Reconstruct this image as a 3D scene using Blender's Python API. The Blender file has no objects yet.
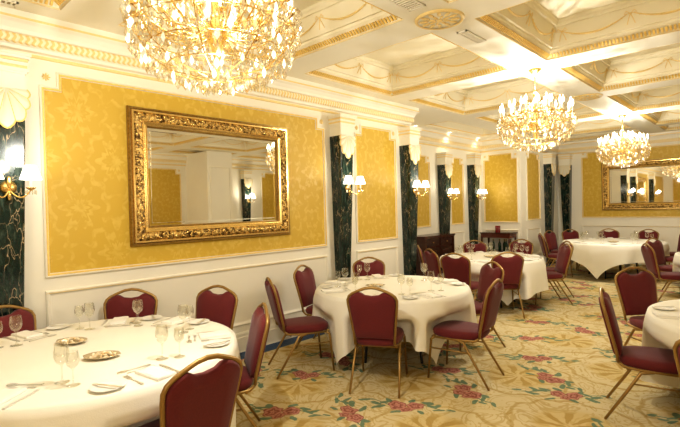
import bpy, math, random
from mathutils import Vector, Matrix
random.seed(7)
PI = math.pi
S = bpy.context.scene
COL = S.collection

# ------------------------------------------------------------------ helpers
class MB:
    def __init__(s): s.v = []; s.f = []
    def add(s, vs, fs):
        n = len(s.v); s.v += [tuple(p) for p in vs]; s.f += [tuple(i + n for i in f) for f in fs]; return s
    def box(s, x0, x1, y0, y1, z0, z1):
        return s.add([(x0,y0,z0),(x1,y0,z0),(x1,y1,z0),(x0,y1,z0),(x0,y0,z1),(x1,y0,z1),(x1,y1,z1),(x0,y1,z1)],
                     [(0,3,2,1),(4,5,6,7),(0,1,5,4),(1,2,6,5),(2,3,7,6),(3,0,4,7)])
    def lathe(s, prof, n=20, c=(0,0,0), caps=True):
        vs = []; fs = []
        for r, z in prof:
            for i in range(n):
                a = 2*PI*i/n; vs.append((c[0]+r*math.cos(a), c[1]+r*math.sin(a), c[2]+z))
        for k in range(len(prof)-1):
            for i in range(n):
                j = (i+1) % n; fs.append((k*n+i, k*n+j, (k+1)*n+j, (k+1)*n+i))
        if caps:
            fs.append(tuple(range(n))[::-1]); fs.append(tuple((len(prof)-1)*n+i for i in range(n)))
        return s.add(vs, fs)
    def tube(s, pts, r, n=8, closed=False, rz=None, up=None):
        pts = [Vector(p) for p in pts]; m = len(pts); vs = []; fs = []
        rs = r if isinstance(r, (list, tuple)) else [r]*m
        ref = Vector(up) if up else None; prevn = None
        for k in range(m):
            if closed: t = pts[(k+1) % m] - pts[k-1]
            elif k == 0: t = pts[1]-pts[0]
            elif k == m-1: t = pts[-1]-pts[-2]
            else: t = (pts[k+1]-pts[k]).normalized() + (pts[k]-pts[k-1]).normalized()
            t.normalize()
            if ref is not None: a = ref - t*ref.dot(t)
            elif prevn is None: a = t.orthogonal()
            else: a = prevn - t*prevn.dot(t)
            if a.length < 1e-6: a = t.orthogonal()
            a.normalize(); prevn = a; b = t.cross(a)
            for i in range(n):
                q = 2*PI*(i+.5)/n; ca, sa = math.cos(q), math.sin(q)
                vs.append(pts[k] + a*(ca*rs[k]) + b*(sa*(rz if rz else rs[k])))
        for k in range(m if closed else m-1):
            k2 = (k+1) % m
            for i in range(n):
                j = (i+1) % n; fs.append((k*n+i, k*n+j, k2*n+j, k2*n+i))
        if not closed:
            fs.append(tuple(range(n))[::-1]); fs.append(tuple((m-1)*n+i for i in range(n)))
        return s.add(vs, fs)
    def sweep(s, path, prof, N, closed=True, side=1):
        """profile (a,b): a = in-plane offset to the left of travel * side, b = along N"""
        P = [Vector(p) for p in path]; N = Vector(N); m = len(P); vs = []; fs = []; q = len(prof)
        for k in range(m):
            t1 = (P[k]-P[k-1]) if (closed or k > 0) else (P[1]-P[0])
            t2 = (P[(k+1) % m]-P[k]) if (closed or k < m-1) else t1
            t1.normalize(); t2.normalize()
            l1 = N.cross(t1)*side; l2 = N.cross(t2)*side
            mit = l1+l2; d = mit.dot(l1); mit = mit/d if abs(d) > 1e-4 else l1
            for a, b in prof: vs.append(P[k]+mit*a+N*b)
        for k in range(m if closed else m-1):
            k2 = (k+1) % m
            for i in range(q-1): fs.append((k*q+i, k*q+i+1, k2*q+i+1, k2*q+i))
        return s.add(vs, fs)
    def blob(s, c, r, sq=1.0, n=6, axes=None):
        """low dome / ellipsoid"""
        c = Vector(c); rx, ry, rz = r; vs = []; fs = []
        for k in range(1, 4):
            ph = PI*k/4
            for i in range(n):
                a = 2*PI*i/n; v = Vector((rx*math.sin(ph)*math.cos(a), ry*math.sin(ph)*math.sin(a), rz*math.cos(ph)))
                vs.append(v)
        vs += [Vector((0,0,rz)), Vector((0,0,-rz))]
        if axes: vs = [axes[0]*v.x+axes[1]*v.y+axes[2]*v.z for v in vs]
        vs = [c+v for v in vs]
        for k in range(2):
            for i in range(n):
                j = (i+1) % n; fs.append((k*n+i, (k+1)*n+i, (k+1)*n+j, k*n+j))
        for i in range(n):
            j = (i+1) % n; fs.append((3*n, i, j)); fs.append((3*n+1, 2*n+j, 2*n+i))
        return s.add(vs, fs)
    def build(s, name, mat, parent=None, smooth=False, loc=None):
        me = bpy.data.meshes.new(name); me.from_pydata(s.v, [], s.f); me.update()
        if mat: me.materials.append(mat)
        if smooth: me.polygons.foreach_set('use_smooth', [True]*len(me.polygons))
        o = bpy.data.objects.new(name, me); COL.objects.link(o)
        if parent: o.parent = parent
        if loc: o.location = loc
        return o

def smooth_by_angle(o, ang=40):
    me = o.data
    me.polygons.foreach_set('use_smooth', [True]*len(me.polygons))
    me.set_sharp_from_angle(angle=math.radians(ang)); return o
def tag(o, label=None, cat=None, group=None, kind=None):
    if label: o['label'] = label
    if cat: o['category'] = cat
    if group: o['group'] = group
    if kind: o['kind'] = kind
    return o
def empty(name, loc=(0,0,0), rz=0):
    o = bpy.data.objects.new(name, None); COL.objects.link(o); o.location = loc; o.rotation_euler = (0,0,rz)
    o.empty_display_size = .1; return o
def copy_tree(o, parent=None):
    c = o.copy(); COL.objects.link(c)
    if parent: c.parent = parent
    for ch in list(o.children): copy_tree(ch, c)
    return c

# ------------------------------------------------------------------ node expression helper
class Mt:
    def __init__(s, name):
        s.m = bpy.data.materials.new(name); s.m.use_nodes = True; s.nt = s.m.node_tree
        s.nt.nodes.clear(); s.out = s.nt.nodes.new('ShaderNodeOutputMaterial')
    def n(s, t, **k):
        nd = s.nt.nodes.new(t)
        for a, b in k.items(): setattr(nd, a, b)
        return nd
    def put(s, sock, v):
        if isinstance(v, X): s.nt.links.new(v.s, sock)
        elif hasattr(v, 'is_linked'): s.nt.links.new(v, sock)
        else:
            if isinstance(v, (tuple, list)) and len(v) == 3 and sock.type == 'RGBA': v = (*v, 1)
            sock.default_value = v
    def math(s, op, a, b=None, c=None):
        nd = s.n('ShaderNodeMath', operation=op); s.put(nd.inputs[0], a)
        if b is not None: s.put(nd.inputs[1], b)
        if c is not None: s.put(nd.inputs[2], c)
        return X(s, nd.outputs[0])
    def pos(s):
        g = s.n('ShaderNodeNewGeometry'); sp = s.n('ShaderNodeSeparateXYZ'); s.nt.links.new(g.outputs['Position'], sp.inputs[0])
        return [X(s, sp.outputs[i]) for i in range(3)]
    def obj(s):
        g = s.n('ShaderNodeTexCoord'); sp = s.n('ShaderNodeSeparateXYZ'); s.nt.links.new(g.outputs['Object'], sp.inputs[0])
        return [X(s, sp.outputs[i]) for i in range(3)]
    def vec(s, x, y, z=0.0):
        c = s.n('ShaderNodeCombineXYZ'); s.put(c.inputs[0], x); s.put(c.inputs[1], y); s.put(c.inputs[2], z); return c.outputs[0]
    def noise(s, vec, scale, detail=2, rough=.5, dist=0):
        nd = s.n('ShaderNodeTexNoise'); s.nt.links.new(vec, nd.inputs['Vector']) if vec else None
        nd.inputs['Scale'].default_value = scale; nd.inputs['Detail'].default_value = detail
        nd.inputs['Roughness'].default_value = rough; nd.inputs['Distortion'].default_value = dist
        return X(s, nd.outputs[0])
    def white(s, vec):
        nd = s.n('ShaderNodeTexWhiteNoise', noise_dimensions='3D'); s.nt.links.new(vec, nd.inputs['Vector']); return X(s, nd.outputs['Value'])
    def mix(s, f, a, b):
        nd = s.n('ShaderNodeMix', data_type='RGBA'); s.put(nd.inputs[0], f); s.put(nd.inputs[6], a); s.put(nd.inputs[7], b)
        return nd.outputs[2]
    def step(s, v, lo, hi):
        nd = s.n('ShaderNodeMapRange', interpolation_type='SMOOTHSTEP')
        s.put(nd.inputs[0], v); nd.inputs[1].default_value = lo; nd.inputs[2].default_value = hi
        return X(s, nd.outputs[0])
    def bump(s, h, strength=.3, dist=.01):
        nd = s.n('ShaderNodeBump'); nd.inputs['Strength'].default_value = strength; nd.inputs['Distance'].default_value = dist
        s.put(nd.inputs['Height'], h); return nd.outputs[0]
    def prin(s, color, rough=.5, metal=0, normal=None, **kw):
        p = s.n('ShaderNodeBsdfPrincipled'); s.put(p.inputs['Base Color'], color); s.put(p.inputs['Roughness'], rough)
        s.put(p.inputs['Metallic'], metal)
        if normal is not None: s.nt.links.new(normal, p.inputs['Normal'])
        for k, v in kw.items(): s.put(p.inputs[k.replace('_', ' ')], v)
        s.nt.links.new(p.outputs[0], s.out.inputs[0]); return s.m
class X:
    def __init__(s, m, so): s.m = m; s.s = so
    def __add__(a, b): return a.m.math('ADD', a, b)
    __radd__ = __add__
    def __sub__(a, b): return a.m.math('SUBTRACT', a, b)
    def __rsub__(a, b): return a.m.math('SUBTRACT', b, a)
    def __mul__(a, b): return a.m.math('MULTIPLY', a, b)
    __rmul__ = __mul__
    def __truediv__(a, b): return a.m.math('DIVIDE', a, b)
    def abs(a): return a.m.math('ABSOLUTE', a)
    def cos(a): return a.m.math('COSINE', a)
    def sin(a): return a.m.math('SINE', a)
    def fl(a): return a.m.math('FLOOR', a)
    def fr(a): return a.m.math('FRACT', a)
    def mn(a, b): return a.m.math('MINIMUM', a, b)
    def mx(a, b): return a.m.math('MAXIMUM', a, b)
    def sqrt(a): return a.m.math('SQRT', a)
    def gt(a, b): return a.m.math('GREATER_THAN', a, b)
    def at2(a, b): return a.m.math('ARCTAN2', a, b)

def plain(name, col, rough=.5, metal=0, nscale=0, namt=.06, bump=0, **kw):
    m = Mt(name)
    if nscale:
        g = m.n('ShaderNodeTexCoord').outputs['Object']; nz = m.noise(g, nscale, 3)
        c2 = tuple(max(0, c*(1-namt*2)) for c in col)
        c = m.mix(nz, c2, tuple(min(1, c*(1+namt)) for c in col))
        nm = m.bump(nz, bump, .01) if bump else None
        return m.prin(c, rough, metal, nm, **kw)
    return m.prin(col, rough, metal, **kw)

CREAM = plain('cream_paint', (.87,.82,.69), .45, nscale=3, namt=.02)
CEIL = plain('ceiling_paint', (.91,.87,.74), .6, nscale=2, namt=.015)
COFFER = plain('coffer_paint', (.91,.85,.67), .6, nscale=2, namt=.02)
GOLDP = plain('gold_paint', (.90,.64,.20), .45, .05, nscale=40, namt=.12)
GOLDL = plain('pale_gold_paint', (.90,.70,.32), .5, 0, nscale=60, namt=.08)
FRAME = plain('gold_chair_frame', (.36,.225,.075), .38, .55, nscale=30, namt=.1)
SILVER = plain('cutlery_steel', (.80,.78,.72), .35, .85)
CHINA = plain('white_china', (.90,.88,.82), .3)
LINEN = plain('white_linen', (.86,.82,.72), .9, nscale=30, namt=.02)
NAPK = plain('napkin_linen', (.88,.85,.78), .9)
BLACKW = plain('dark_green_bottle_glass', (.006,.03,.012), .08)
BRASS = plain('sconce_brass', (.80,.55,.20), .25, .9)

def mat_damask():
    m = Mt('gold_damask'); x, y, z = m.pos(); u = (x+y)/.62; v = z/.84
    nz = m.noise(m.vec(x+y, z), 5, 2); nz2 = m.noise(m.vec(x+y, z), 14, 3)
    res = None
    for off in (0, .5):
        cx = (u+off).fr()-.5; cy = (v+off).fr()-.5
        ax = cx.abs()
        r = (ax*ax+cy*cy*.9).sqrt(); th = cy.at2(ax)
        pet = .20+(th*6).cos()*.045+(th*14).cos()*.035+(nz-.5)*.12
        core = 1-m.step(r-pet, -.012, .012)
        hole = m.step((r-pet*.55).abs(), .015, .03)
        ring = 1-m.step((r-(.36+(th*10).cos()*.035)+(nz2-.5)*.08).abs(), .012, .035)
        leaf = 1-m.step(((cy-.33).abs()+ax*1.1-(ax*60).sin()*.02), .08, .1)
        p = (core*hole).mx(ring).mx(leaf)
        res = p if res is None else res.mx(p)
    f = res*m.step(nz2, .35, .62)*(nz*.8+.35)
    wv = m.noise(m.vec((x+y)*300, z*20), 1, 1)
    c = m.mix(f, (.60,.39,.045), (.70,.50,.098))
    c = m.mix(wv*.25, c, (.54,.35,.035))
    return m.prin(c, m.math('SUBTRACT', .55, f*.18), 0, Sheen_Weight=.1)
DAMASK = mat_damask()

def mat_marble():
    m = Mt('dark_green_marble'); tc = m.n('ShaderNodeTexCoord').outputs['Object']
    mp = m.n('ShaderNodeMapping'); m.nt.links.new(tc, mp.inputs[0]); mp.inputs['Scale'].default_value = (2.6,2.6,.75)
    nv = m.n('ShaderNodeTexNoise'); m.nt.links.new(mp.outputs[0], nv.inputs['Vector']); nv.inputs['Scale'].default_value = 3; nv.inputs['Detail'].default_value = 4
    va = m.n('ShaderNodeMix', data_type='VECTOR'); va.inputs[0].default_value = .45
    m.nt.links.new(mp.outputs[0], va.inputs[4]); m.nt.links.new(nv.outputs[1], va.inputs[5])
    vo = m.n('ShaderNodeTexVoronoi', feature='DISTANCE_TO_EDGE'); m.nt.links.new(va.outputs[1], vo.inputs['Vector']); vo.inputs['Scale'].default_value = 8
    n2 = m.noise(mp.outputs[0], 4, 4)
    vein = (1-m.step(X(m, vo.outputs[0]), .0, .03))*m.step(n2, .40, .60)
    n3 = m.noise(mp.outputs[0], 14, 4, .65)
    base = m.mix(m.step(n3, .45, .75), (.006,.018,.014), (.05,.075,.055))
    c = m.mix(vein, base, (.42,.31,.19))
    return m.prin(c, .14)
MARBLE = mat_marble()

def mat_fabric(name, c1, c2):
    m = Mt(name); tc = m.n('ShaderNodeTexCoord').outputs['Object']; a = m.noise(tc, 120, 2); b = m.noise(tc, 6, 2)
    c = m.mix(a, c1, c2); return m.prin(c, .8, 0, m.bump(a*.5+b, .25, .004), Sheen_Weight=.15)
BURG = mat_fabric('burgundy_fabric', (.085,.005,.008), (.165,.012,.014))

def mat_carved():
    m = Mt('gold_carving_dark_recesses'); tc = m.n('ShaderNodeTexCoord').outputs['Object']
    a = m.noise(tc, 26, 4, .6, 1.0); b = m.noise(tc, 70, 2)
    c = m.mix(m.step(a, .40, .60), (.09,.045,.012), (.80,.56,.20))  # recess darkening painted into the colour, following the low spots of the bump
    return m.prin(c, .28, .75, m.bump(a+b*.3, .8, .02))
CARVED = mat_carved()
GILT = plain('gilt_gold', (.86,.62,.24), .22, .85, nscale=20, namt=.12)
GILTD = plain('aged_gilt', (.42,.27,.08), .3, .8, nscale=50, namt=.35)

def mat_mirror():
    m = Mt('mirror_glass'); return m.prin((.90,.90,.86), .015, 1)
MIRROR = mat_mirror()

def mat_wood():
    m = Mt('dark_mahogany'); x, y, z = m.obj(); n = m.noise(m.vec(x*2, y*2, z*14), 3, 3)
    return m.prin(m.mix(n, (.02,.007,.005), (.10,.03,.014)), .2)
WOOD = mat_wood()

def mat_leafband():
    m = Mt('gold_leaf_band'); x, y, z = m.pos(); t = (x+y)*(2*PI/.045)
    w = (t+(z*90).sin()*1.2).sin(); n = m.noise(m.vec(x, y, z), 40, 2)
    return m.prin(m.mix(m.step(w*.5+.5+n*.6-.3, .3, .7), (.90,.80,.56), (.84,.63,.26)), .5, 0, m.bump(w, .3, .01))
LEAF = mat_leafband()

def mat_carpet():
    m = Mt('floral_carpet'); x, y, z = m.pos()
    P0 = m.vec(x, y)
    w1 = m.noise(P0, 3.2, 2)-.5; w2 = m.noise(m.vec(x+9.3, y-4.1), 3.2, 2)-.5
    h1 = m.noise(P0, 22, 2)-.5; h2 = m.noise(m.vec(x+3.1, y+7.7), 22, 2)-.5
    X1 = x+w1*.16+h1*.02; Y1 = y+w2*.16+h2*.02
    base = m.mix(m.noise(P0, 2.2, 3), (.66,.54,.27), (.84,.74,.48))
    # tan scroll lines
    sn = m.noise(P0, 3.0, 3, .55, 1.4)
    l1 = 1-m.step((sn-.5).abs(), .008, .030)
    l2 = 1-m.step((sn-.62).abs(), .006, .022)
    l3 = 1-m.step((sn-.40).abs(), .006, .022)
    c = m.mix(l1.mx(l2).mx(l3)*.55, base, (.50,.32,.07))
    # medallions with acanthus burst
    Q = 1.45
    for (ox, oy) in ((.35,.1), (.35+Q*.5,.1+Q*.5)):
        cx = ((X1+ox)/Q).fr()-.5; cy = ((Y1+oy)/Q).fr()-.5
        cx = cx*Q; cy = cy*Q
        r = (cx*cx+cy*cy).sqrt(); th = cy.at2(cx)
        ring = 1-m.step((r-.46+(th*12).cos()*.012).abs(), .008, .022)
        pe = ((th*9+r*9).sin())*.5+.5
        burst = m.step(pe, .45, .75)*(1-m.step(r, .22, .31))*m.step(r, .03, .06)
        core = 1-m.step(r, .25, .33)
        c = m.mix(core*.5, c, (.70,.52,.19))
        c = m.mix((ring*.6).mx(burst*.75), c, (.47,.29,.05))
    # rose and leaf clusters
    def layer(c, Px, Py, ox, oy, ang, seed):
        ca, sa = math.cos(ang), math.sin(ang)
        U = (X1*ca+Y1*sa+ox)/Px; V = (Y1*ca-X1*sa+oy)/Py
        iu = U.fl(); 
        V = V+iu*.37
        iv = V.fl(); k = m.white(m.vec(iu, iv, seed)); k2 = m.white(m.vec(iv, iu, seed+3.3))
        cx = (U.fr()-.5)*Px+(k-.5)*.30; cy = (V.fr()-.5)*Py+(k2-.5)*.26
        sg = k.gt(.5)*2-1; cx = cx*sg
        leaf = None
        for lx, ly, rx, ry, la in ((-.15,.075,.05,.028,-.8),(-.22,-.06,.055,.025,.7),(.16,.10,.05,.026,.2),(.24,.07,.045,.022,.9),(-.19,.03,.06,.022,.5),(-.27,-.01,.05,.02,-.4),(-.34,.05,.05,.018,.3),(.20,.05,.055,.022,-.5),(.27,-.02,.055,.02,.3),
                                   (.05,.12,.05,.022,.9),(-.06,-.11,.055,.022,.6),(.13,-.10,.045,.02,-.7),(.36,.02,.04,.015,.1)):
            cl, sl = math.cos(la), math.sin(la); dx = cx-lx; dy = cy-ly
            a = (dx*cl+dy*sl)*(1/rx); b = (dy*cl-dx*sl)*(1/ry)
            d = a*a+b*b; leaf = d if leaf is None else leaf.mn(d)
        stem = ((cy-.02-(cx*14).sin()*.03).abs()*(1/.007)).mx(cx.abs()*(1/.34))
        lm = 1-m.step(leaf+h1*1.2, .75, 1.15)
        sm = (1-m.step(stem, .8, 1.2))
        c = m.mix(lm.mx(sm)*.88, c, m.mix(m.noise(P0, 30, 1), (.03,.13,.085), (.12,.28,.19)))
        rose = None
        for rx_, ry_, rr in ((-.075,.0,.078),(.07,.02,.07),(.0,-.055,.05)):
            dx = cx-rx_; dy = cy-ry_; d = (dx*dx+dy*dy).sqrt(); th = dy.at2(dx)
            d = d*(1/rr)+(th*5).cos()*.09
            rose = d if rose is None else rose.mn(d)
        rm = 1-m.step(rose, .9, 1.05)
        pet = (rose*11+h1*9).sin()*.5+.5
        rc = m.mix(pet, (.26,.045,.045), (.60,.25,.20))
        return m.mix(rm*.95, c, rc)
    c = layer(c, 1.05, .80, 0, .1, .45, 1.0)
    c = layer(c, 1.22, 1.02, .45, .55, -.5, 5.0)
    # blue border along the left wall
    bl = (x+4.47+.30); b = 1-m.step(bl, .25+.28, .25+.30)
    c = m.mix(b, c, m.mix(m.noise(P0, 30, 2), (.012,.05,.14), (.03,.10,.23)))
    fib = m.noise(P0, 260, 2)
    c = m.mix(fib*.3, c, (.22,.16,.07))
    return m.prin(c, .95, 0, m.bump(fib, .5, .006))
CARPET = mat_carpet()

def mat_emit(name, col, st, mixdiff=None):
    m = Mt(name); e = m.n('ShaderNodeEmission'); m.put(e.inputs[0], col); e.inputs[1].default_value = st
    m.nt.links.new(e.outputs[0], m.out.inputs[0]); return m.m
FLAME = mat_emit('candle_bulb_glow', (1,.88,.62), 14)
SHADE = mat_emit('lit_lamp_shade', (1,.93,.78), 2.6)
DOWN = mat_emit('downlight_glow', (1,.95,.82), 6)

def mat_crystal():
    m = Mt('cut_crystal_painted_sparkle')
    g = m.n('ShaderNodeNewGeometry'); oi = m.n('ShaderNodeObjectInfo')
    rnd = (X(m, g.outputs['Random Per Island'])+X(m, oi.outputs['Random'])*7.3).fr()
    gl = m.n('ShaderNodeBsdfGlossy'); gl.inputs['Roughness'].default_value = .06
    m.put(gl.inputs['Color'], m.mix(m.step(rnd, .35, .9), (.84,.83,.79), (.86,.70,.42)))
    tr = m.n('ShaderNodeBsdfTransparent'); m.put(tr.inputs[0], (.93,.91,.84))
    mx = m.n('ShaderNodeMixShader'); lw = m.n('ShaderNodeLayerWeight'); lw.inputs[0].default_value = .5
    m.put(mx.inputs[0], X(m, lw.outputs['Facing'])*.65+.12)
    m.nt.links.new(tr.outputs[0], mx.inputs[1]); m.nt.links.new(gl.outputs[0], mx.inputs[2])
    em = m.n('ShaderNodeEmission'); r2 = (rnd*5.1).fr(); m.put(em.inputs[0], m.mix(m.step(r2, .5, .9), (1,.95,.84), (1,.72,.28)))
    r3 = (rnd*3.7).fr(); m.put(em.inputs[1], m.step(r3, .80, .97)*1.2+.03)  # sparkle painted as emission: random drops glow, though they are no lamps
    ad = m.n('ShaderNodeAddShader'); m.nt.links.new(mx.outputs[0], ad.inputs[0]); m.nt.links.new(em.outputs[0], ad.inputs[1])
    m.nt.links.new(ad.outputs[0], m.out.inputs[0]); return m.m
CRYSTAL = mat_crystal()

def mat_glass():
    m = Mt('clear_glass')
    gl = m.n('ShaderNodeBsdfGlossy'); gl.inputs['Roughness'].default_value = .03; m.put(gl.inputs['Color'], (.95,.95,.92))
    tr = m.n('ShaderNodeBsdfTransparent'); m.put(tr.inputs[0], (.97,.97,.95))
    mx = m.n('ShaderNodeMixShader'); lw = m.n('ShaderNodeLayerWeight'); lw.inputs[0].default_value = .25
    m.put(mx.inputs[0], X(m, lw.outputs['Facing'])*.55+.05)
    m.nt.links.new(tr.outputs[0], mx.inputs[1]); m.nt.links.new(gl.outputs[0], mx.inputs[2])
    m.nt.links.new(mx.outputs[0], m.out.inputs[0]); return m.m
GLASS = mat_glass()

# ------------------------------------------------------------------ room
XL, XA, XR = -4.47, -5.5, 3.6
Y0, YA0, YA1, Y1 = -3.2, 6.42, 11.02, 13.6
ZC = 3.25

def wall(name, x0, x1, y0, y1):
    o = MB().box(x0, x1, y0, y1, 0, 3.75).build(name, CREAM); return tag(o, kind='structure')
floor = tag(MB().box(-5.7, 3.8, -3.4, 13.8, -.1, 0).build('floor', CARPET), kind='structure')
WL = wall('wall_left', XL-1.2, XL, Y0-.1, YA0)
WA = wall('wall_alcove', XA-.12, XA, YA0, YA1)
WC = wall('wall_recess', XA-.12, XL, YA1, Y1)         # block whose faces close the alcove and run on to the end wall
WE = wall('wall_end', XL-1.2, XR+.12, Y1, Y1+.12)
WR = wall('wall_right', XR, XR+.12, Y0-.1, Y1)
WN = wall('wall_near', XL-.2, XR+.2, Y0-.12, Y0)

# local wall frame: along U, up Z, out N
class WF:
    def __init__(s, parent, o, u, n): s.p = parent; s.o = Vector(o); s.u = Vector(u); s.n = Vector(n)
    def P(s, a, z, d=0): return s.o+s.u*a+Vector((0,0,z))+s.n*d
FL = WF(WL, (XL,0,0), (0,1,0), (1,0,0))
FA = WF(WA, (XA,0,0), (0,1,0), (1,0,0))
FP = WF(WC, (0,YA1,0), (1,0,0), (0,-1,0))
FC = WF(WC, (XL,0,0), (0,1,0), (1,0,0))
FE = WF(WE, (0,Y1,0), (1,0,0), (0,-1,0))
FR = WF(WR, (XR,0,0), (0,1,0), (-1,0,0))
FN = WF(WN, (0,Y0,0), (1,0,0), (0,1,0))

def outline(F, a0, a1, z0, z1, nt):
    return [F.P(a0,z0), F.P(a1,z0), F.P(a1,z1-nt), F.P(a1-nt,z1-nt), F.P(a1-nt,z1), F.P(a0+nt,z1), F.P(a0+nt,z1-nt), F.P(a0,z1-nt)]
def rosette(F, a, z, r, name='corner_rosette'):
    m = MB()
    for k in range(8):
        t = 2*PI*k/8; c = F.P(a+r*.55*math.cos(t), z+r*.55*math.sin(t), .008)
        rad = F.u*math.cos(t)+Vector((0,0,1))*math.sin(t)
        m.blob(c, (r*.45, r*.2, .012), axes=(rad, F.n.cross(rad), F.n))
    m.blob(F.P(a, z, .01), (r*.25, r*.25, .018), axes=(F.u, Vector((0,0,1)), F.n))
    return m.build(name, GOLDL, F.p, True)
def panel(F, a0, a1, z0=1.09, z1=2.84, nt=.13, wains=True, wz=(.30,.98), inset=0.0):
    path = outline(F, a0, a1, z0, z1, nt)
    side = 1 if (F.u.cross(Vector((0,0,1)))).dot(F.n) > 0 else -1
    m = MB(); ins = .035
    ip = outline(F, a0+ins, a1-ins, z0+ins, z1-ins, nt)
    m.add([p+F.n*.006 for p in ip], [tuple(range(8))]); 
    m.build('damask_panel', DAMASK, F.p)
    MB().sweep(path, [(0,0),(0,.022),(.010,.028),(.018,.020),(.032,.020),(.036,.008),(.04,.004)], F.n, True, side).build('panel_frame', CREAM, F.p)
    MB().sweep(path, [(.017,.0195),(.021,.027),(.029,.027),(.033,.0195)], F.n, True, side).build('gold_bead', GOLDP, F.p)
    if nt > .1:
        for a in (a0+nt*.42, a1-nt*.42): rosette(F, a, z1-nt*.42, .035)
    if wains:
        w = [F.P(a0+.0,wz[0]), F.P(a1,wz[0]), F.P(a1,wz[1]), F.P(a0,wz[1])]
        MB().sweep(w, [(0,0),(.0,.014),(.012,.022),(.024,.014),(.03,.006),(.045,0)], F.n, True, side).build('wainscot_moulding', CREAM, F.p)
        MB().sweep([F.P(a0-.0,wz[1]-.022,.017), F.P(a1,wz[1]-.022,.017)], [(-.003,0),(0,.004),(.003,0)], F.n, False).build('gold_line', GOLDL, F.p)

panel(FL, 1.08, 4.42)
panel(FL, 5.03, 6.03)
panel(FL, -2.9, .25)
panel(FA, 7.0, 8.64, 1.14, 2.70)
panel(FA, 9.50, 10.12, 1.14, 2.74)
panel(FP, -5.42, -4.53, 1.14, 2.86)
panel(FC, 11.35, 12.22, 1.18, 2.88)
panel(FE, -3.86, 2.6, 1.17, 2.95)
for a, b in ((-2.7,.2), (5.3,6.5), (9.35,11.0), (11.5,13.2), (1.0,4.2)): panel(FR, a, b)
panel(FN, -4.1, -1.2); panel(FN, -.7, 2.4)

# crown, frieze lines, baseboard: one run around the room
LOOP = [(XL,Y0,0),(XL,YA0,0),(XA,YA0,0),(XA,YA1,0),(XL,YA1,0),(XL,Y1,0),(XR,Y1,0),(XR,Y0,0)]
UP = Vector((0,0,1))
def run(name, prof, mat, **k): return MB().sweep(LOOP, prof, UP, True, -1).build(name, mat, **k)
T1 = tag(run('trim_1', [(0,2.965),(.03,2.975),(.035,3.0),(.045,3.005),(.05,3.085),(.07,3.09),(.075,3.12),(.10,3.16),(.125,3.18),(.125,3.25)], CREAM), kind='structure')
run('leaf_band', [(.046,3.008),(.062,3.02),(.066,3.07),(.052,3.086)], LEAF, parent=T1)
run('gold_bead', [(0,2.925),(.016,2.930),(.016,2.950),(0,2.956)], GOLDL, parent=T1)
run('gold_line', [(.124,3.185),(.132,3.190),(.132,3.202),(.124,3.206)], GOLDL, parent=T1)
BB = tag(run('baseboard_left', [(0,.22),(.012,.22),(.018,.20),(.018,.17),(.026,.165),(.026,.02),(.032,0)], CREAM), kind='structure')

# ------------------------------------------------------------------ ceiling
xs_c = [(-4.13,-2.35),(-1.91,-.18),(.26,1.99),(2.43,3.2)]
ys_c = [(-2.73,-1.0),(-.56,1.17),(1.61,3.34),(3.78,5.50),(5.94,7.66),(8.10,9.83),(10.27,11.98),(12.35,13.2)]
holes = [(a,b,c,d) for a,b in xs_c for c,d in ys_c]+[(-5.18,-4.62,8.0,10.5)]
gx = sorted(set([-5.62,3.72]+[h[i] for h in holes for i in (0,1)])); gy = sorted(set([-3.32,13.72]+[h[i] for h in holes for i in (2,3)]))
mb = MB()
for i in range(len(gx)-1):
    for j in range(len(gy)-1):
        cx = (gx[i]+gx[i+1])/2; cy = (gy[j]+gy[j+1])/2
        if any(h[0] < cx < h[1] and h[2] < cy < h[3] for h in holes): continue
        mb.add([(gx[i],gy[j],ZC),(gx[i+1],gy[j],ZC),(gx[i+1],gy[j+1],ZC),(gx[i],gy[j+1],ZC)], [(0,3,2,1)])
CE = tag(mb.build('ceiling', CEIL), kind='structure')
DN = Vector((0,0,-1))
_cof = {}
def swag_face(m, m2, A, B, Zt, N):
    """garland along A->B (3D points on the face), N = outward of face, Zt sag depth"""
    L = (B-A).length; k = max(1, round(L/.56)); d = (B-A)/L; dn = Vector((0,0,-1)); dn = (dn-N*dn.dot(N)).normalized()
    step = L/k
    for i in range(k):
        p0 = A+d*(step*i+.03); p1 = A+d*(step*(i+1)-.03); pts = []
        n = 12
        for q in range(n+1):
            t = q/n; c = p0.lerp(p1, t)+dn*(Zt*(1-(2*t-1)**2))+N*.006
            pts.append(c)
        m.tube(pts, [.004+.007*math.sin(PI*q/n) for q in range(n+1)], 5)
        for q in range(1, n):
            m.blob(pts[q]+N*.004, (.012,.012,.008), n=5)
    for i in range(k+1):
        if i in (0, k): 
            pass
        c = A+d*(step*i)+N*.008
        if i in (0, k): c = c+d*(.03 if i == 0 else -.03)
        for sx in (-1, 1):
            m2.tube([c, c+d*(.035*sx)-dn*.03, c+d*(.055*sx)-dn*.005, c], .004, 5)
            m2.tube([c, c+d*(.02*sx)+dn*.05, c+d*(.035*sx)+dn*.10], .004, 5)
        m2.blob(c, (.012,.012,.01), n=6)
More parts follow.
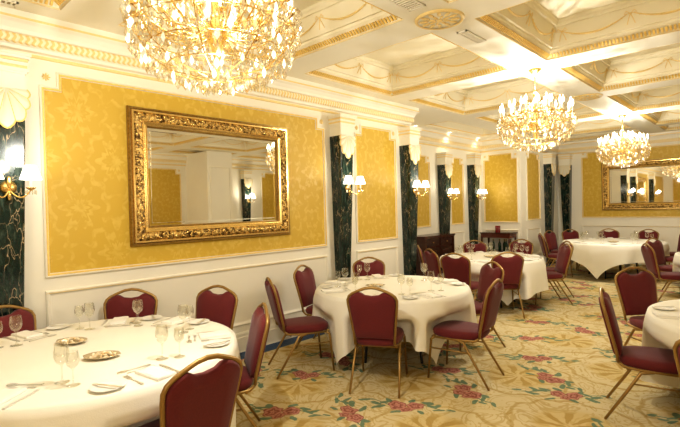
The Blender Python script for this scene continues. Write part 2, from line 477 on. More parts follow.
def coffer(x0, x1, y0, y1, first):
    w, h = x1-x0, y1-y0; key = (round(w,2), round(h,2))
    if key not in _cof:
        c = [Vector((-w/2,-h/2,ZC)), Vector((w/2,-h/2,ZC)), Vector((w/2,h/2,ZC)), Vector((-w/2,h/2,ZC))]
        N = Vector((0,0,1)); parts = []
        b = MB().sweep(c, [(0,0),(.012,.02),(.06,.06),(.075,.075),(.075,.10),(.10,.10),(.165,.29),(.19,.29),(.19,.32),(.205,.335),(.205,.36)], N, True, 1)
        i = .205; b.add([(-w/2+i,-h/2+i,ZC+.36),(w/2-i,-h/2+i,ZC+.36),(w/2-i,h/2-i,ZC+.36),(-w/2+i,h/2-i,ZC+.36)], [(0,3,2,1)])
        parts.append(b.build('coffer', COFFER))
        g = MB().sweep(c, [(-.001,-.002),(-.001,.004),(.006,.008),(.008,.0)], N, True, 1)
        parts.append(g.build('gold_edge', GOLDL))
        d = MB()
        for k in range(4):
            A, B = c[k], c[(k+1) % 4]; t = (B-A).normalized(); L = (B-A).length; inn = N.cross(t); n = int(L/.034)
            for q in range(2, n-1):
                p = A+t*(L*q/n)
                a0 = p+inn*.016+N*.016; a1 = p+inn*.056+N*.05
                o = (N-inn).normalized()*-.012
                hw = t*.009
                vs = [a0-hw, a0+hw, a1+hw, a1-hw, a0-hw+o, a0+hw+o, a1+hw+o, a1-hw+o]
                vs = [v+Vector((0,0,0)) for v in vs]
                d.add(vs, [(4,5,6,7),(0,1,5,4),(1,2,6,5),(2,3,7,6),(3,0,4,7)])
        parts.append(d.build('dentil_moulding', GOLDP))
        r = MB().sweep(c, [(.158,.284),(.150,.292),(.168,.302),(.188,.298),(.188,.290)], N, True, 1).sweep(c, [(.186,.318),(.180,.328),(.2,.34)], N, True, 1)
        parts.append(r.build('bead_moulding', LEAF))
        sw = MB(); bw = MB()
        for k in range(4):
            A, B = c[k], c[(k+1) % 4]; t = (B-A).normalized(); inn = N.cross(t)
            fn = (inn*.19+N*-.065).normalized()
            off = inn*.147+N*.235
            swag_face(sw, bw, A+off+t*.19, B+off-t*.19, .085, fn)
        parts.append(sw.build('garland', GOLDL)); parts.append(bw.build('ribbon_bow', GOLDL))
        _cof[key] = parts; root = parts[0]
        for p in parts[1:]: p.parent = root
        root.parent = CE; root.location = ((x0+x1)/2, (y0+y1)/2, 0)
        return
    src = _cof[key][0]; c = src.copy(); COL.objects.link(c); c.parent = CE; c.location = ((x0+x1)/2, (y0+y1)/2, 0)
    for ch in _cof[key][1:]:
        q = ch.copy(); COL.objects.link(q); q.parent = c
for a, b in xs_c:
    for c_, d_ in ys_c:
        coffer(a, b, c_, (d_ if d_ > 13 else c_+1.725), False)
# fill the slivers left where a coffer was nominally longer
# alcove coffer
c = [Vector((-5.18,8.0,ZC)), Vector((-4.62,8.0,ZC)), Vector((-4.62,10.5,ZC)), Vector((-5.18,10.5,ZC))]
b = MB().sweep(c, [(0,0),(.03,.04),(.05,.05),(.08,.16),(.1,.17)], UP, True, 1)
b.add([(-5.08,8.1,ZC+.17),(-4.72,8.1,ZC+.17),(-4.72,10.4,ZC+.17),(-5.08,10.4,ZC+.17)], [(0,3,2,1)])
b.build('alcove_coffer', COFFER, CE)
MB().sweep(c, [(-.004,-.003),(.0,.006),(.03,.035),(.035,.03)], UP, True, 1).build('gold_edge', GOLDP, CE)

def medallion(x, y, label):
    e = empty('ceiling_medallion', (x,y,ZC)); tag(e, label, 'ceiling medallion', 'plaster medallions on the beams')
    MB().lathe([(.215,0),(.21,-.014),(.195,-.02),(.185,-.012)], 32, caps=False).build('outer_ring', GOLDL, e, True)
    MB().lathe([(.186,-.001),(.186,-.008),(.001,-.01)], 32, caps=False).build('disc', CREAM, e)
    m = MB()
    for rr, n, sz in ((.135,12,.045), (.065,8,.035)):
        for k in range(n):
            t = 2*PI*k/n; rad = Vector((math.cos(t), math.sin(t), 0))
            m.blob(rad*rr+Vector((0,0,-.012)), (sz, sz*.42, .010), axes=(rad, Vector((-rad.y,rad.x,0)), Vector((0,0,1))))
    m.blob((0,0,-.014), (.028,.028,.014), n=8)
    m.build('leaf_ornament', GOLDL, e, True)
medallion(-2.13, 3.56, 'oval-looking cream plaster medallion with gold leaves on the near ceiling beam crossing')
medallion(-2.13, 7.88, 'small plaster medallion on the beam crossing between the two distant chandeliers')
def grille(x, y, lx, ly, label):
    e = empty('air_grille', (x,y,ZC)); tag(e, label, 'air vent', 'air grilles in the ceiling')
    f = MB(); f.box(-lx/2,lx/2,-ly/2,-ly/2+.015,-.012,0); f.box(-lx/2,lx/2,ly/2-.015,ly/2,-.012,0); f.box(-lx/2,-lx/2+.015,-ly/2,ly/2,-.012,0); f.box(lx/2-.015,lx/2,-ly/2,ly/2,-.012,0)
    f.build('frame', CREAM, e)
    s = MB(); L, W = max(lx,ly), min(lx,ly); n = int(L/.035)
    for k in range(n):
        p = -L/2+.02+(L-.04)*(k+.5)/n
        if lx >= ly: s.box(p-.006,p+.006,-ly/2,ly/2,-.010,-.002)
        else: s.box(-lx/2,lx/2,p-.006,p+.006,-.010,-.002)
    s.build('louvre', CREAM, e)
    MB().box(-lx/2+.01,lx/2-.01,-ly/2+.01,ly/2-.01,-.002,-.0005).build('shadow_gap', plain('vent_dark', (.35,.29,.17), .8), e)
grille(-4.235, .55, .10, .7, 'cream air grille between the left coffer edge and the cornice')
grille(-2.13, 3.05, .16, .34, 'cream air grille on the beam just before the near plaster medallion')
grille(-2.13, 4.15, .10, .40, 'cream air grille on the beam just past the near plaster medallion')
for k, (x, y) in enumerate(((-5.33,7.9),(-5.33,9.25),(-5.33,10.6))):
    e = empty('downlight', (x,y,ZC)); tag(e, ['recessed downlight in the alcove ceiling, nearest the camera','recessed downlight in the alcove ceiling, middle one of the row','recessed downlight in the alcove ceiling, beside the far alcove wall'][k], 'downlight', 'alcove downlights')
    MB().lathe([(.055,0),(.055,-.008),(.042,-.008),(.04,-.001)], 20, caps=False).build('rim', CREAM, e)
    MB().lathe([(.04,-.003),(.001,-.004)], 16, caps=False).build('lamp', DOWN, e)
    l = bpy.data.lights.new('alcove_lamp', 'SPOT'); l.energy = 10; l.spot_size = 2.2; l.spot_blend = .8; l.color = (1,.92,.76); l.shadow_soft_size = .04
    o = bpy.data.objects.new('alcove_lamp', l); COL.objects.link(o); o.location = (x, y, ZC-.02)

# ------------------------------------------------------------------ tapered marble columns with shell capitals and sconces
SHELLM = plain('shell_plaster', (.78,.72,.56), .55)
def make_column(z_top=2.58):
    r = empty('marble_column')
    w, p = .13, .21
    m = MB(); n = 12
    def ring(z, hw, pp): return [(-hw,0,z),(-hw,pp,z),(hw,pp,z),(hw,0,z)]
    rows = [(.20,.070,.13),(.9,.087,.155),(1.7,.108,.185),(2.60,.13,.21)]
    vs = []; fs = []
    for z, hw, pp in rows:
        vs += [(-hw,0,z),(-hw,pp-.01,z),(-hw+.01,pp,z),(hw-.01,pp,z),(hw,pp-.01,z),(hw,0,z)]
    for k in range(3):
        for i in range(5): fs.append((k*6+i, k*6+i+1, (k+1)*6+i+1, (k+1)*6+i))
    m.add(vs, fs).build('shaft', MARBLE, r)
    MB().box(-.11,.11,0,.185,0,.14).box(-.10,.10,0,.175,.14,.20).build('plinth', MARBLE, r)
    MB().box(-.13,.13,0,.21,2.60,2.74).build('block', CREAM, r)
    c = MB()
    for z0, z1, e in ((2.725,2.74,.012),(2.74,2.765,.022),(2.79,2.815,.018),(2.84,2.86,.03),(2.86,2.88,.04)): c.box(-.13-e,.13+e,0,.21+e,z0,z1)
    c.box(-.135,.135,0,.215,2.74,2.88)
    cap = c.build('capital', CREAM, r)
    g = MB()
    for z0, z1, e in ((2.766,2.789,.008),(2.817,2.838,.012)): g.box(-.137-e,.137+e,0,.217+e,z0,z1)
    g.build('gilt_band', GOLDL, cap)
    # fan shell on the front face
    s = MB(); vs = []; fs = []; NR = 7; NA = NR*6; NRad = 7
    for j in range(NRad+1):
        t = j/NRad
        for i in range(NA+1):
            a = (i/NA-.5)*PI*1.02; ph = (i/NA)*NR*PI; sc = abs(math.sin(ph))
            rad = t*(.31-.155*abs(math.sin(a))**1.3)*(1-.12*(1-sc)*t)
            x = math.sin(a)*rad; z = 2.60-math.cos(a)*rad
            y = .212+.008+.022*math.sin(PI*min(1,t*.85+.05))*(.35+.65*sc)
            vs.append((x, y, z))
    for j in range(NRad):
        for i in range(NA): fs.append((j*(NA+1)+i, j*(NA+1)+i+1, (j+1)*(NA+1)+i+1, (j+1)*(NA+1)+i))
    n0 = NRad*(NA+1); base = len(vs)
    for i in range(NA+1): x, y, z = vs[n0+i]; vs.append((x, .205, z))
    for i in range(NA): fs.append((n0+i, n0+i+1, base+i+1, base+i))
    s.add(vs, fs); sh = s.build('shell', SHELLM, r, True)
    e = MB(); e.tube([vs[n0+i] for i in range(NA+1)], .006, 5)
    for q in range(1, NR):
        i = q*6; e.tube([vs[j*(NA+1)+i] for j in range(1, NRad+1)], .004, 4)
    e.build('gilt_edge', GOLDP, sh)
    return r
def make_sconce():
    dm = []
    r = empty('wall_sconce')     # local: +y out of the wall, origin at the backplate centre
    m = MB(); m.lathe([(.001,0),(.05,.0),(.055,.008),(.03,.02),(.018,.03),(.001,.035)], 16, caps=False)
    m.v = [(x, z, y) for x, y, z in m.v]
    m.blob((0,.035,.04),(.018,.018,.05)).blob((0,.03,-.06),(.014,.014,.045))
    m.build('backplate', BRASS, r, True)
    for sx in (-1, 1):
        pts = []
        for k in range(13):
            t = k/12; pts.append((sx*.12*t, .03+.10*math.sin(t*PI*.5), -.02-.06*math.sin(t*PI)))
        a = MB().tube(pts, .0065, 6); x, y, z = pts[-1]
        a.lathe([(.004,-.01),(.014,-.004),(.034,.012),(.036,.016),(.01,.014)], 12, (x,y,z), caps=False)
        arm = a.build('arm', BRASS, r, True)
        MB().lathe([(.011,.014),(.011,.085)], 10, (x,y,z)).build('candle_sleeve', CREAM, arm)
        sh = MB().lathe([(.075,.075),(.040,.185)], 20, (x,y,z), caps=False); sh.build('lamp_shade', SHADE, r, True)
        for k in range(6):
            q = 2*PI*k/6; cx, cy = x+.034*math.cos(q), y+.034*math.sin(q)
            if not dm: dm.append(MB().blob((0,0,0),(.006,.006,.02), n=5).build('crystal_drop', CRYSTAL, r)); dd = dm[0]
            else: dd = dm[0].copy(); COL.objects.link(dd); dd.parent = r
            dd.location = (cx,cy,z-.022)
    return r
col0 = make_column(); sc0 = make_sconce()
first = [True, True]
def place_col(F, a, zs, label, sconce=True, slabel=None, zoff=0, amp=6):
    c = col0 if first[0] else copy_tree(col0); first[0] = False
    ang = math.atan2(F.n.y, F.n.x)-PI/2
    p = F.P(a, 0); c.location = p; c.rotation_euler = (0,0,ang); c.scale = (1,1,zs)
    tag(c, label, 'column', 'dark marble columns with shell capitals')
    if sconce:
        s = sc0 if first[1] else copy_tree(sc0); first[1] = False
        s.location = F.P(a, 1.86+zoff, .193); s.rotation_euler = (0,0,ang)
        tag(s, slabel, 'wall lamp', 'twin shaded wall sconces')
        l = bpy.data.lights.new('sconce_lamp', 'POINT'); l.energy = amp*(2.2 if F is FR else 1); l.color = (1,.90,.72); l.shadow_soft_size = .05
        o = bpy.data.objects.new('sconce_lamp', l); COL.objects.link(o); o.location = F.P(a, 2.02+zoff, .40)
place_col(FL, .81, 1, 'dark veined marble column with cream shell at the left picture edge', True, 'twin white-shaded brass sconce on the leftmost marble column', -.02)
place_col(FL, 4.66, 1, 'dark marble column with cream shell, right of the large left mirror', True, 'twin white-shaded sconce on the column right of the large left mirror', .02)
place_col(FL, 6.27, 1, 'dark marble column with cream shell at the near edge of the alcove', True, 'twin white-shaded sconce on the column at the near alcove edge', 0)
place_col(FA, 9.10, .965, 'dark marble column inside the alcove behind the tall wooden sideboard', True, 'twin white-shaded sconce inside the alcove above the tall sideboard', -.05)
place_col(FA, 10.46, .99, 'dark marble column at the far corner of the alcove', True, 'twin white-shaded sconce at the far corner of the alcove', -.05)
place_col(FC, 12.66, 1.01, 'left one of the two adjoining dark marble columns in the far corner', False)
place_col(FE, -4.22, 1.01, 'right one of the two adjoining dark marble columns in the far corner', False)
place_col(FR, 8.68, 1, 'dark marble column on the right wall, seen only in the left mirror', True, 'twin white-shaded sconce on the right wall, seen in the left mirror', .05)
place_col(FR, 4.75, 1, 'dark marble column on the right wall, nearer the camera', True, 'twin white-shaded sconce on the right wall nearer the camera', 0)
place_col(FR, .6, 1, 'dark marble column on the right wall beside the camera', True, 'twin white-shaded sconce on the right wall beside the camera', 0)
# cream pier on the right wall
pr = MB().box(2.4, XR, 6.65, 7.44, 0, ZC).build('pier', CREAM, WR)
for yy in ((6.75,7.34),): 
    MB().sweep([(2.4,yy[0],.3),(2.4,yy[1],.3),(2.4,yy[1],2.8),(2.4,yy[0],2.8)], [(0,0),(0,.012),(.012,.02),(.03,.0)], (-1,0,0), True, 1).build('moulding', CREAM, pr)

# ------------------------------------------------------------------ mirrors
def mirror(F, a0, a1, z0, z1, fw, label, lean=0.0):
    e = empty('gilt_mirror', F.P((a0+a1)/2, z0, .01)); tag(e, label, 'mirror', 'gilt framed wall mirrors')
    inv = Matrix.Translation(-e.location)
    side = 1 if (F.u.cross(Vector((0,0,1)))).dot(F.n) > 0 else -1
    o = Vector(e.location)
    def q(a, z, d=0): return F.P(a, z, d+.01)-o
    rect = [q(a0,z0), q(a1,z0), q(a1,z1), q(a0,z1)]
    s = fw/.20
    MB().sweep(rect, [(0,0),(0,.03),(.008,.045),(.022*s,.045),(.026*s,.035)], F.n, True, side).build('outer_rim', GILTD, e)
    MB().sweep(rect, [(.026*s,.035),(.034*s,.055),(.052*s,.055),(.058*s,.040)], F.n, True, side).build('gilt_band', GILT, e)
    cv = MB().sweep(rect, [(.058*s,.040),(.07*s,.052),(.09*s,.062),(.115*s,.060),(.135*s,.045)], F.n, True, side).build('carved_band', CARVED, e)
    MB().sweep(rect, [(.135*s,.045),(.142*s,.052),(.150*s,.048),(.165*s,.034),(.180*s,.028)], F.n, True, side).build('inner_band', GILT, e)
    MB().sweep(rect, [(.180*s,.026),(.186*s,.032),(.195*s,.028),(.200*s,.012)], F.n, True, side).build('inner_bead', GILTD, e)
    orn = MB(); rnd = random.Random(3)
    for k in range(4):
        A, B = rect[k], rect[(k+1) % 4]; t = (B-A).normalized(); inn = F.n.cross(t)*side; L = (B-A).length; n = int((L-.14*s)/.042)
        for i in range(n):
            p = A+t*(.08*s+(L-.16*s)*(i+.5)/n); sg = 1 if i % 2 else -1
            ax = (t*math.cos(.6*sg)+inn*math.sin(.6*sg)).normalized(); ay = F.n.cross(ax)
            orn.blob(p+inn*(.096+.018*sg)*s+F.n*.060, (.026,.010,.016), axes=(ax, ay, F.n), n=5)
            if i % 3 == 0: orn.blob(p+inn*.1*s+F.n*.066, (.013,.013,.013), axes=(t, inn, F.n), n=5)
    orn.build('leaf_carving', GILT, cv, True)
    i = .198*s
    MB().add([q(a0+i,z0+i,.012), q(a1-i,z0+i,.012), q(a1-i,z1-i,.012), q(a0+i,z1-i,.012)], [(0,1,2,3)]).build('mirror_glass', MIRROR, e)
    b = i+.03
    MB().sweep([q(a0+i,z0+i,.0135), q(a1-i,z0+i,.0135), q(a1-i,z1-i,.0135), q(a0+i,z1-i,.0135)], [(.026,0),(.029,.001),(.032,0)], F.n, True, side).build('bevel_line', MIRROR, e)
mirror(FL, 1.785, 3.74, 1.30, 2.635, .19, 'large ornate gilt framed mirror on the left gold damask panel')
mirror(FE, -3.36, .3, 1.37, 2.62, .19, 'wide ornate gilt framed mirror on the far end wall')

# ------------------------------------------------------------------ chandeliers
def drop_mesh(name, L, r, n=6):
    m = MB(); vs = [(0,0,0)]; fs = []
    for z, rr in ((-.30*L, r*.7), (-.62*L, r)):
        for i in range(n): a = 2*PI*i/n; vs.append((rr*math.cos(a), rr*math.sin(a)*.7, z))
    vs.append((0,0,-L))
    for i in range(n):
        j = (i+1) % n; fs += [(0,1+j,1+i),(1+i,1+j,1+n+j,1+n+i),(1+n+i,1+n+j,1+2*n)]
    return vs, fs
def make_chandelier():
    r = empty('crystal_chandelier')
    MB().lathe([(.001,0),(.075,0),(.08,-.012),(.06,-.03),(.045,-.05),(.02,-.07),(.001,-.075)], 20, caps=False).build('ceiling_rose', BRASS, r, True)
    st = MB().tube([(0,0,-.06),(0,0,-.30)], .007, 6)
    st.lathe([(.008,-.28),(.03,-.31),(.014,-.34),(.02,-.42),(.035,-.47),(.016,-.52),(.02,-.60),(.05,-.66),(.06,-.70),(.03,-.78),(.012,-.86),(.001,-.95)], 14, caps=False)
    st.build('stem', BRASS, r, True)
    rg = MB()
    for R, z in ((.41,-.70),(.35,-.80),(.25,-.88),(.22,-.56),(.12,-.44)):
        rg.tube([(R*math.cos(2*PI*k/28), R*math.sin(2*PI*k/28), z) for k in range(28)], .0035, 5, closed=True)
    for k in range(8):
        a = 2*PI*k/8; c, s = math.cos(a), math.sin(a)
        rg.tube([(.03*c,.03*s,-.68),(.2*c,.2*s,-.70),(.41*c,.41*s,-.70)], .0028, 5)
        rg.tube([(.41*c,.41*s,-.70),(.35*c,.35*s,-.80),(.25*c,.25*s,-.88),(.06*c,.06*s,-.93)], .004, 4)
    rg.build('brass_hoop', BRASS, r)
    for R, z, n, ph in ((.405,-.60,16,0),(.29,-.56,12,.2),(.16,-.51,8,.1)):
        for k in range(n):
            a = 2*PI*(k+ph)/n; c, s = math.cos(a), math.sin(a); pts = []
            for q in range(9):
                t = q/8; rr = .03+(R-.03)*t; pts.append((rr*c, rr*s, z-.10+.10*t-.075*math.sin(PI*t)))
            am = MB().tube(pts, .0035, 5)
            am.lathe([(.006,0),(.03,.006),(.038,.016),(.034,.016),(.012,.012)], 10, (R*c,R*s,z), caps=False)
            am.lathe([(.011,.012),(.014,.03),(.010,.034)], 8, (R*c,R*s,z), caps=False)
            arm = am.build('arm', BRASS, r, True)
            MB().lathe([(.009,.03),(.009,.115)], 8, (R*c,R*s,z)).build('candle_tube', CREAM, arm)
            MB().lathe([(.003,.115),(.012,.130),(.013,.145),(.006,.175),(.001,.195)], 8, (R*c,R*s,z), caps=False).build('candle_bulb', FLAME, arm, True)
    # crystal drops: list of (x,y,z,L,r,rot)
    rd = random.Random(11); D = []
    tiers = [(.430,-.585,50,.05),(.440,-.63,52,.05),(.435,-.675,52,.055),(.425,-.72,50,.055),(.41,-.765,48,.055),(.385,-.805,46,.055),(.35,-.84,42,.055),(.31,-.87,38,.055),(.26,-.895,32,.055),(.21,-.915,26,.055),(.155,-.93,20,.055),(.10,-.94,13,.055),(.04,-.95,6,.06),
             (.37,-.54,34,.05),(.36,-.60,32,.05),(.37,-.66,30,.05),(.30,-.52,26,.05),(.29,-.58,24,.05),(.24,-.50,22,.05),(.20,-.48,20,.05),(.22,-.56,20,.055),(.13,-.42,14,.05),(.13,-.50,14,.055),(.34,-.72,30,.055),(.27,-.78,24,.055),(.15,-.62,14,.055),(.2,-.84,14,.055),(.15,-.72,14,.055)]
    for R, z, n, L in tiers:
        for k in range(n):
            a = 2*PI*(k+rd.uniform(-.3,.3))/n; rr = R+rd.uniform(-.012,.012)
            D.append((rr*math.cos(a), rr*math.sin(a), z+rd.uniform(-.015,.015), L*rd.uniform(.75,1.1), rd.uniform(.011,.017), rd.uniform(0,PI), R*(1 if z < -.6 else .5)))
    # bead strings between hub and hoop
    for k in range(24):
        a = 2*PI*k/24; c, s = math.cos(a), math.sin(a)
        for q in range(9):
            t = (q+.5)/9; rr = .06+(.32)*t; z = -.38-.20*t-.05*math.sin(PI*t)
            D.append((rr*c, rr*s, z, .034, .013, 0, 0))
    # the outer, lower drops are individual parts
    idx = sorted(range(len(D)), key=lambda i: -D[i][6]-D[i][3])[:0]
    big = [i for i in range(len(D)) if D[i][6] >= .30][:400]
    rd.shuffle(big); big = set(big[:100])
    metas = []
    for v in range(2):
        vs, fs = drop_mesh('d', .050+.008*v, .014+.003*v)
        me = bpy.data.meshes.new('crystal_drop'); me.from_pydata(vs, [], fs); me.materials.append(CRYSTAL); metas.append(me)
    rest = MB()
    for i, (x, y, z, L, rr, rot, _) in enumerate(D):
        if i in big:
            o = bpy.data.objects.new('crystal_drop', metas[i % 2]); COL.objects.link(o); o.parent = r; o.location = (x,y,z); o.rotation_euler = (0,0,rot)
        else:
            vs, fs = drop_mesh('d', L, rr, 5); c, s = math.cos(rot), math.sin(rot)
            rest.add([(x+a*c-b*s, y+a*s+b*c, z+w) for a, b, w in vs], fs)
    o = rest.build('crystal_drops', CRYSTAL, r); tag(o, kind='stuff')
    return r
ch0 = make_chandelier()
CX = -2.13
for k, (yy, lab) in enumerate(((1.33,'large crystal chandelier hanging nearest, cut off by the top of the picture'),(5.74,'crystal chandelier with lit candle bulbs hanging in the middle distance'),(10.1,'small-looking crystal chandelier hanging farthest away, before the end mirror'))):
    c = ch0 if k == 0 else copy_tree(ch0)
    c.location = (CX, yy, ZC); tag(c, lab, 'chandelier', 'crystal chandeliers along the beam')
    if k: c.rotation_euler = (0,0,.37*k)
    for zz, en in ((3.0, 40), (2.19, 66)):
        l = bpy.data.lights.new('chandelier_lamp', 'POINT'); l.energy = en; l.color = (1,.96,.87); l.shadow_soft_size = .12 if zz > 2.5 else .012
        o = bpy.data.objects.new('chandelier_lamp', l); COL.objects.link(o); o.location = (CX, yy, zz)

# ------------------------------------------------------------------ chairs
def make_chair():
    r = empty('banquet_chair')
    def yb(z): return -.20-max(0, z-.46)*.235
    half = [(.43,.175),(.50,.180),(.60,.190),(.70,.202),(.78,.212),(.825,.214),(.858,.200),(.880,.172),(.898,.135),(.915,.095),(.930,.055),(.937,.0)]
    pts = [(w, yb(z), z) for z, w in half]+[(-w, yb(z), z) for z, w in half[-2::-1]]
    fr = MB().tube(pts, .0125, 8, up=(0,1,.2)).build('back_frame', FRAME, r, True)
    # padded back, dipped under the handle
    hp = [(.475,.165),(.52,.172),(.62,.183),(.72,.196),(.80,.203),(.835,.200),(.862,.180)]
    top = [(.882,.152),(.897,.122),(.893,.095),(.872,.062),(.864,.0)]
    prof = hp+top; out = [(w, z) for z, w in prof]+[(-w, z) for z, w in prof[-2::-1]]
    n = len(out); vs = []; fs = []
    cz = .68
    for lay, (sc, d) in enumerate(((1,-.004),(.985,-.018),(.93,-.026),(.6,-.030))):
        for w, z in out: zz = cz+(z-cz)*sc; vs.append((w*sc, yb(zz)+d, zz))
    for lay, (sc, d) in enumerate(((1,.006),(.975,.024),(.90,.036),(.55,.042))):
        for w, z in out: zz = cz+(z-cz)*sc; vs.append((w*sc, yb(zz)+d, zz))
    for side in (0, 4):
        for k in range(3):
            for i in range(n):
                j = (i+1) % n; a, b = (side+k)*n, (side+k+1)*n
                fs.append((a+i,a+j,b+j,b+i) if side == 0 else (a+i,b+i,b+j,a+j))
        fs.append(tuple((side+3)*n+i for i in range(n)) if side else tuple((side+3)*n+i for i in range(n))[::-1])
    for i in range(n): j = (i+1) % n; fs.append((i, 4*n+i, 4*n+j, j))
    smooth_by_angle(MB().add(vs, fs).build('backrest', BURG, r), 60)
    # seat cushion
    so = []
    for k in range(28):
        a = 2*PI*k/28; ca, sa = math.cos(a), math.sin(a); e = .55
        x = .215*abs(ca)**e*(1 if ca > 0 else -1); y = .035+.24*abs(sa)**e*(1 if sa > 0 else -1)
        so.append((x*(1.0 if y > 0 else .93), y))
    vs = []; fs = []; L = [(.96,.405),(1.0,.42),(1.01,.445),(.97,.465),(.85,.475),(.5,.481)]
    for sc, z in L: vs += [(x*sc, .035+(y-.035)*sc, z) for x, y in so]
    n = 28
    for k in range(len(L)-1):
        for i in range(n): j = (i+1) % n; fs.append((k*n+i, k*n+j, (k+1)*n+j, (k+1)*n+i))
    fs.append(tuple(range(n))[::-1]); fs.append(tuple((len(L)-1)*n+i for i in range(n)))
    smooth_by_angle(MB().add(vs, fs).build('seat', BURG, r), 60)
    sf = MB()
    for sx in (-1, 1): sf.tube([(sx*.175,yb(.43),.43),(sx*.186,-.16,.402),(sx*.195,-.05,.395),(sx*.2,.24,.395)], .011, 8)
    sf.tube([(-.2,.24,.395),(.2,.24,.395)], .010, 6); sf.tube([(-.19,-.14,.39),(.19,-.14,.39)], .010, 6)
    sf.build('seat_frame', FRAME, r, True)
    for sx in (-1, 1):
        MB().tube([(sx*.2,.22,.395),(sx*.203,.252,.37),(sx*.215,.285,.0)], [.0125,.0125,.010], 8).build('leg', FRAME, r, True)
        MB().tube([(sx*.193,.02,.392),(sx*.196,-.06,.375),(sx*.207,-.165,.20),(sx*.215,-.29,.0)], [.0125,.0125,.0115,.010], 8).build('leg', FRAME, r, True)
    for sx in (-1, 1): MB().tube([(sx*.203,-.115,.29),(sx*.208,.262,.29)], .007, 6).build('stretcher', FRAME, r, True)
    return r
chair0 = make_chair()

TABLES = {  # centre x, y, radius, cloth rotation
 'A': (-3.20, 1.02, .90, .30), 'B': (-3.07, 4.02, .82, -.91), 'C': (-3.42, 7.14, .80, .05), 'D': (-2.58, 11.2, .96, -.855),
 'E': (.09, 4.48, .86, .2), 'F': (-.38, 9.2, .83, .4)}
CH = [ # table, top-of-back x, y, extra turn, label
 ('A',-4.26,.74,0,'burgundy banquet chair at the left picture edge, before the leftmost marble column'),
 ('A',-4.20,1.68,0,'burgundy chair against the wainscot, second from left behind the large near table'),
 ('A',-3.69,2.25,0,'burgundy chair behind the right side of the near table, under the large mirror'),
 ('A',-2.70,2.02,0,'side-on burgundy chair at the right end of the near table'),
 ('A',-1.95,1.12,0,'dark burgundy chair in the near foreground with its back to the camera'),
 ('B',-4.15,3.67,0,'burgundy chair by the wainscot, left behind the middle table'),
 ('B',-3.68,2.81,0,'burgundy chair turned side-on at the left of the middle table'),
 ('B',-4.02,4.76,0,'burgundy chair behind the middle table, before the second marble column'),
 ('B',-2.51,3.00,0,'burgundy chair seen squarely from behind in front of the middle table'),
 ('B',-1.84,3.97,.17,'burgundy chair angled at the right of the middle table'),
 ('C',-3.30,5.78,0,'burgundy chair seen from behind between the middle table and the table past it'),
 ('B',-2.42,5.14,0,'bright burgundy chair overlapped by the angled one right of the middle table'),
 ('C',-4.47,6.62,.2,'thin side-on red chair beside the column at the alcove edge'),
 ('C',-3.96,6.17,0,'burgundy chair with a bare gold handle right beside the side-on red one'),
 ('C',-4.15,8.02,0,'burgundy chair behind the third table, before the tall wooden sideboard'),
 ('C',-3.50,8.62,0,'burgundy chair behind the third table, below the console with bottles'),
 ('C',-2.74,6.27,0,'dark burgundy chair with its back to the camera in front of the third table'),
 ('C',-2.49,7.95,0,'burgundy chair in side view at the right of the third table'),
 ('C',-2.65,8.50,-.26,'burgundy chair half hidden behind the side-view one right of the third table'),
 ('D',-3.83,10.45,0,'burgundy chair in side view at the left of the far large table'),
 ('D',-4.02,11.55,0,'burgundy chair behind the side-view one left of the far large table'),
 ('D',-3.75,12.20,0,'burgundy chair at the foot of the two adjoining dark columns'),
 ('D',-3.00,12.68,0,'burgundy chair behind the far table, below the left end of the end mirror'),
 ('D',-2.17,12.68,0,'burgundy chair behind the far table, right of the other one under the end mirror'),
 ('D',-1.40,12.35,0,'burgundy chair right of the far table, at the right picture edge'),
 ('D',-1.12,11.15,0,'dark burgundy chair cut by the right picture edge, nearer than the one behind it'),
 ('F',-1.62,9.75,0,'burgundy chair facing right, the farther of two overlapping chairs near the right edge'),
 ('F',-1.50,8.52,0,'burgundy chair facing right, the nearer of two overlapping chairs near the right edge'),
 ('E',-1.08,5.48,0,'burgundy chair seen from behind at the left of the right foreground table'),
 ('E',-1.01,4.02,-.19,'burgundy chair in side view with splayed legs at the right foreground table'),
 ('E',-.20,2.96,0,'dark burgundy chair edge cut off at the lower right picture edge'),
]
seat_ang = {k: [] for k in TABLES}; push = {k: [] for k in TABLES}
for i, (t, x, y, tw, lab) in enumerate(CH):
    tx, ty, R, _ = TABLES[t]; a = math.atan2(ty-y, tx-x)+tw; d = Vector((math.cos(a), math.sin(a), 0))
    o = Vector((x, y, 0))+d*.31
    c = chair0 if i == 0 else copy_tree(chair0)
    c.location = o; c.rotation_euler = (0,0,a-PI/2); tag(c, lab, 'chair', 'burgundy banquet chairs with gold frames')
    rr = math.hypot(x-tx, y-ty); an = math.atan2(y-ty, x-tx); seat_ang[t].append(an); push[t].append((an, o, d))

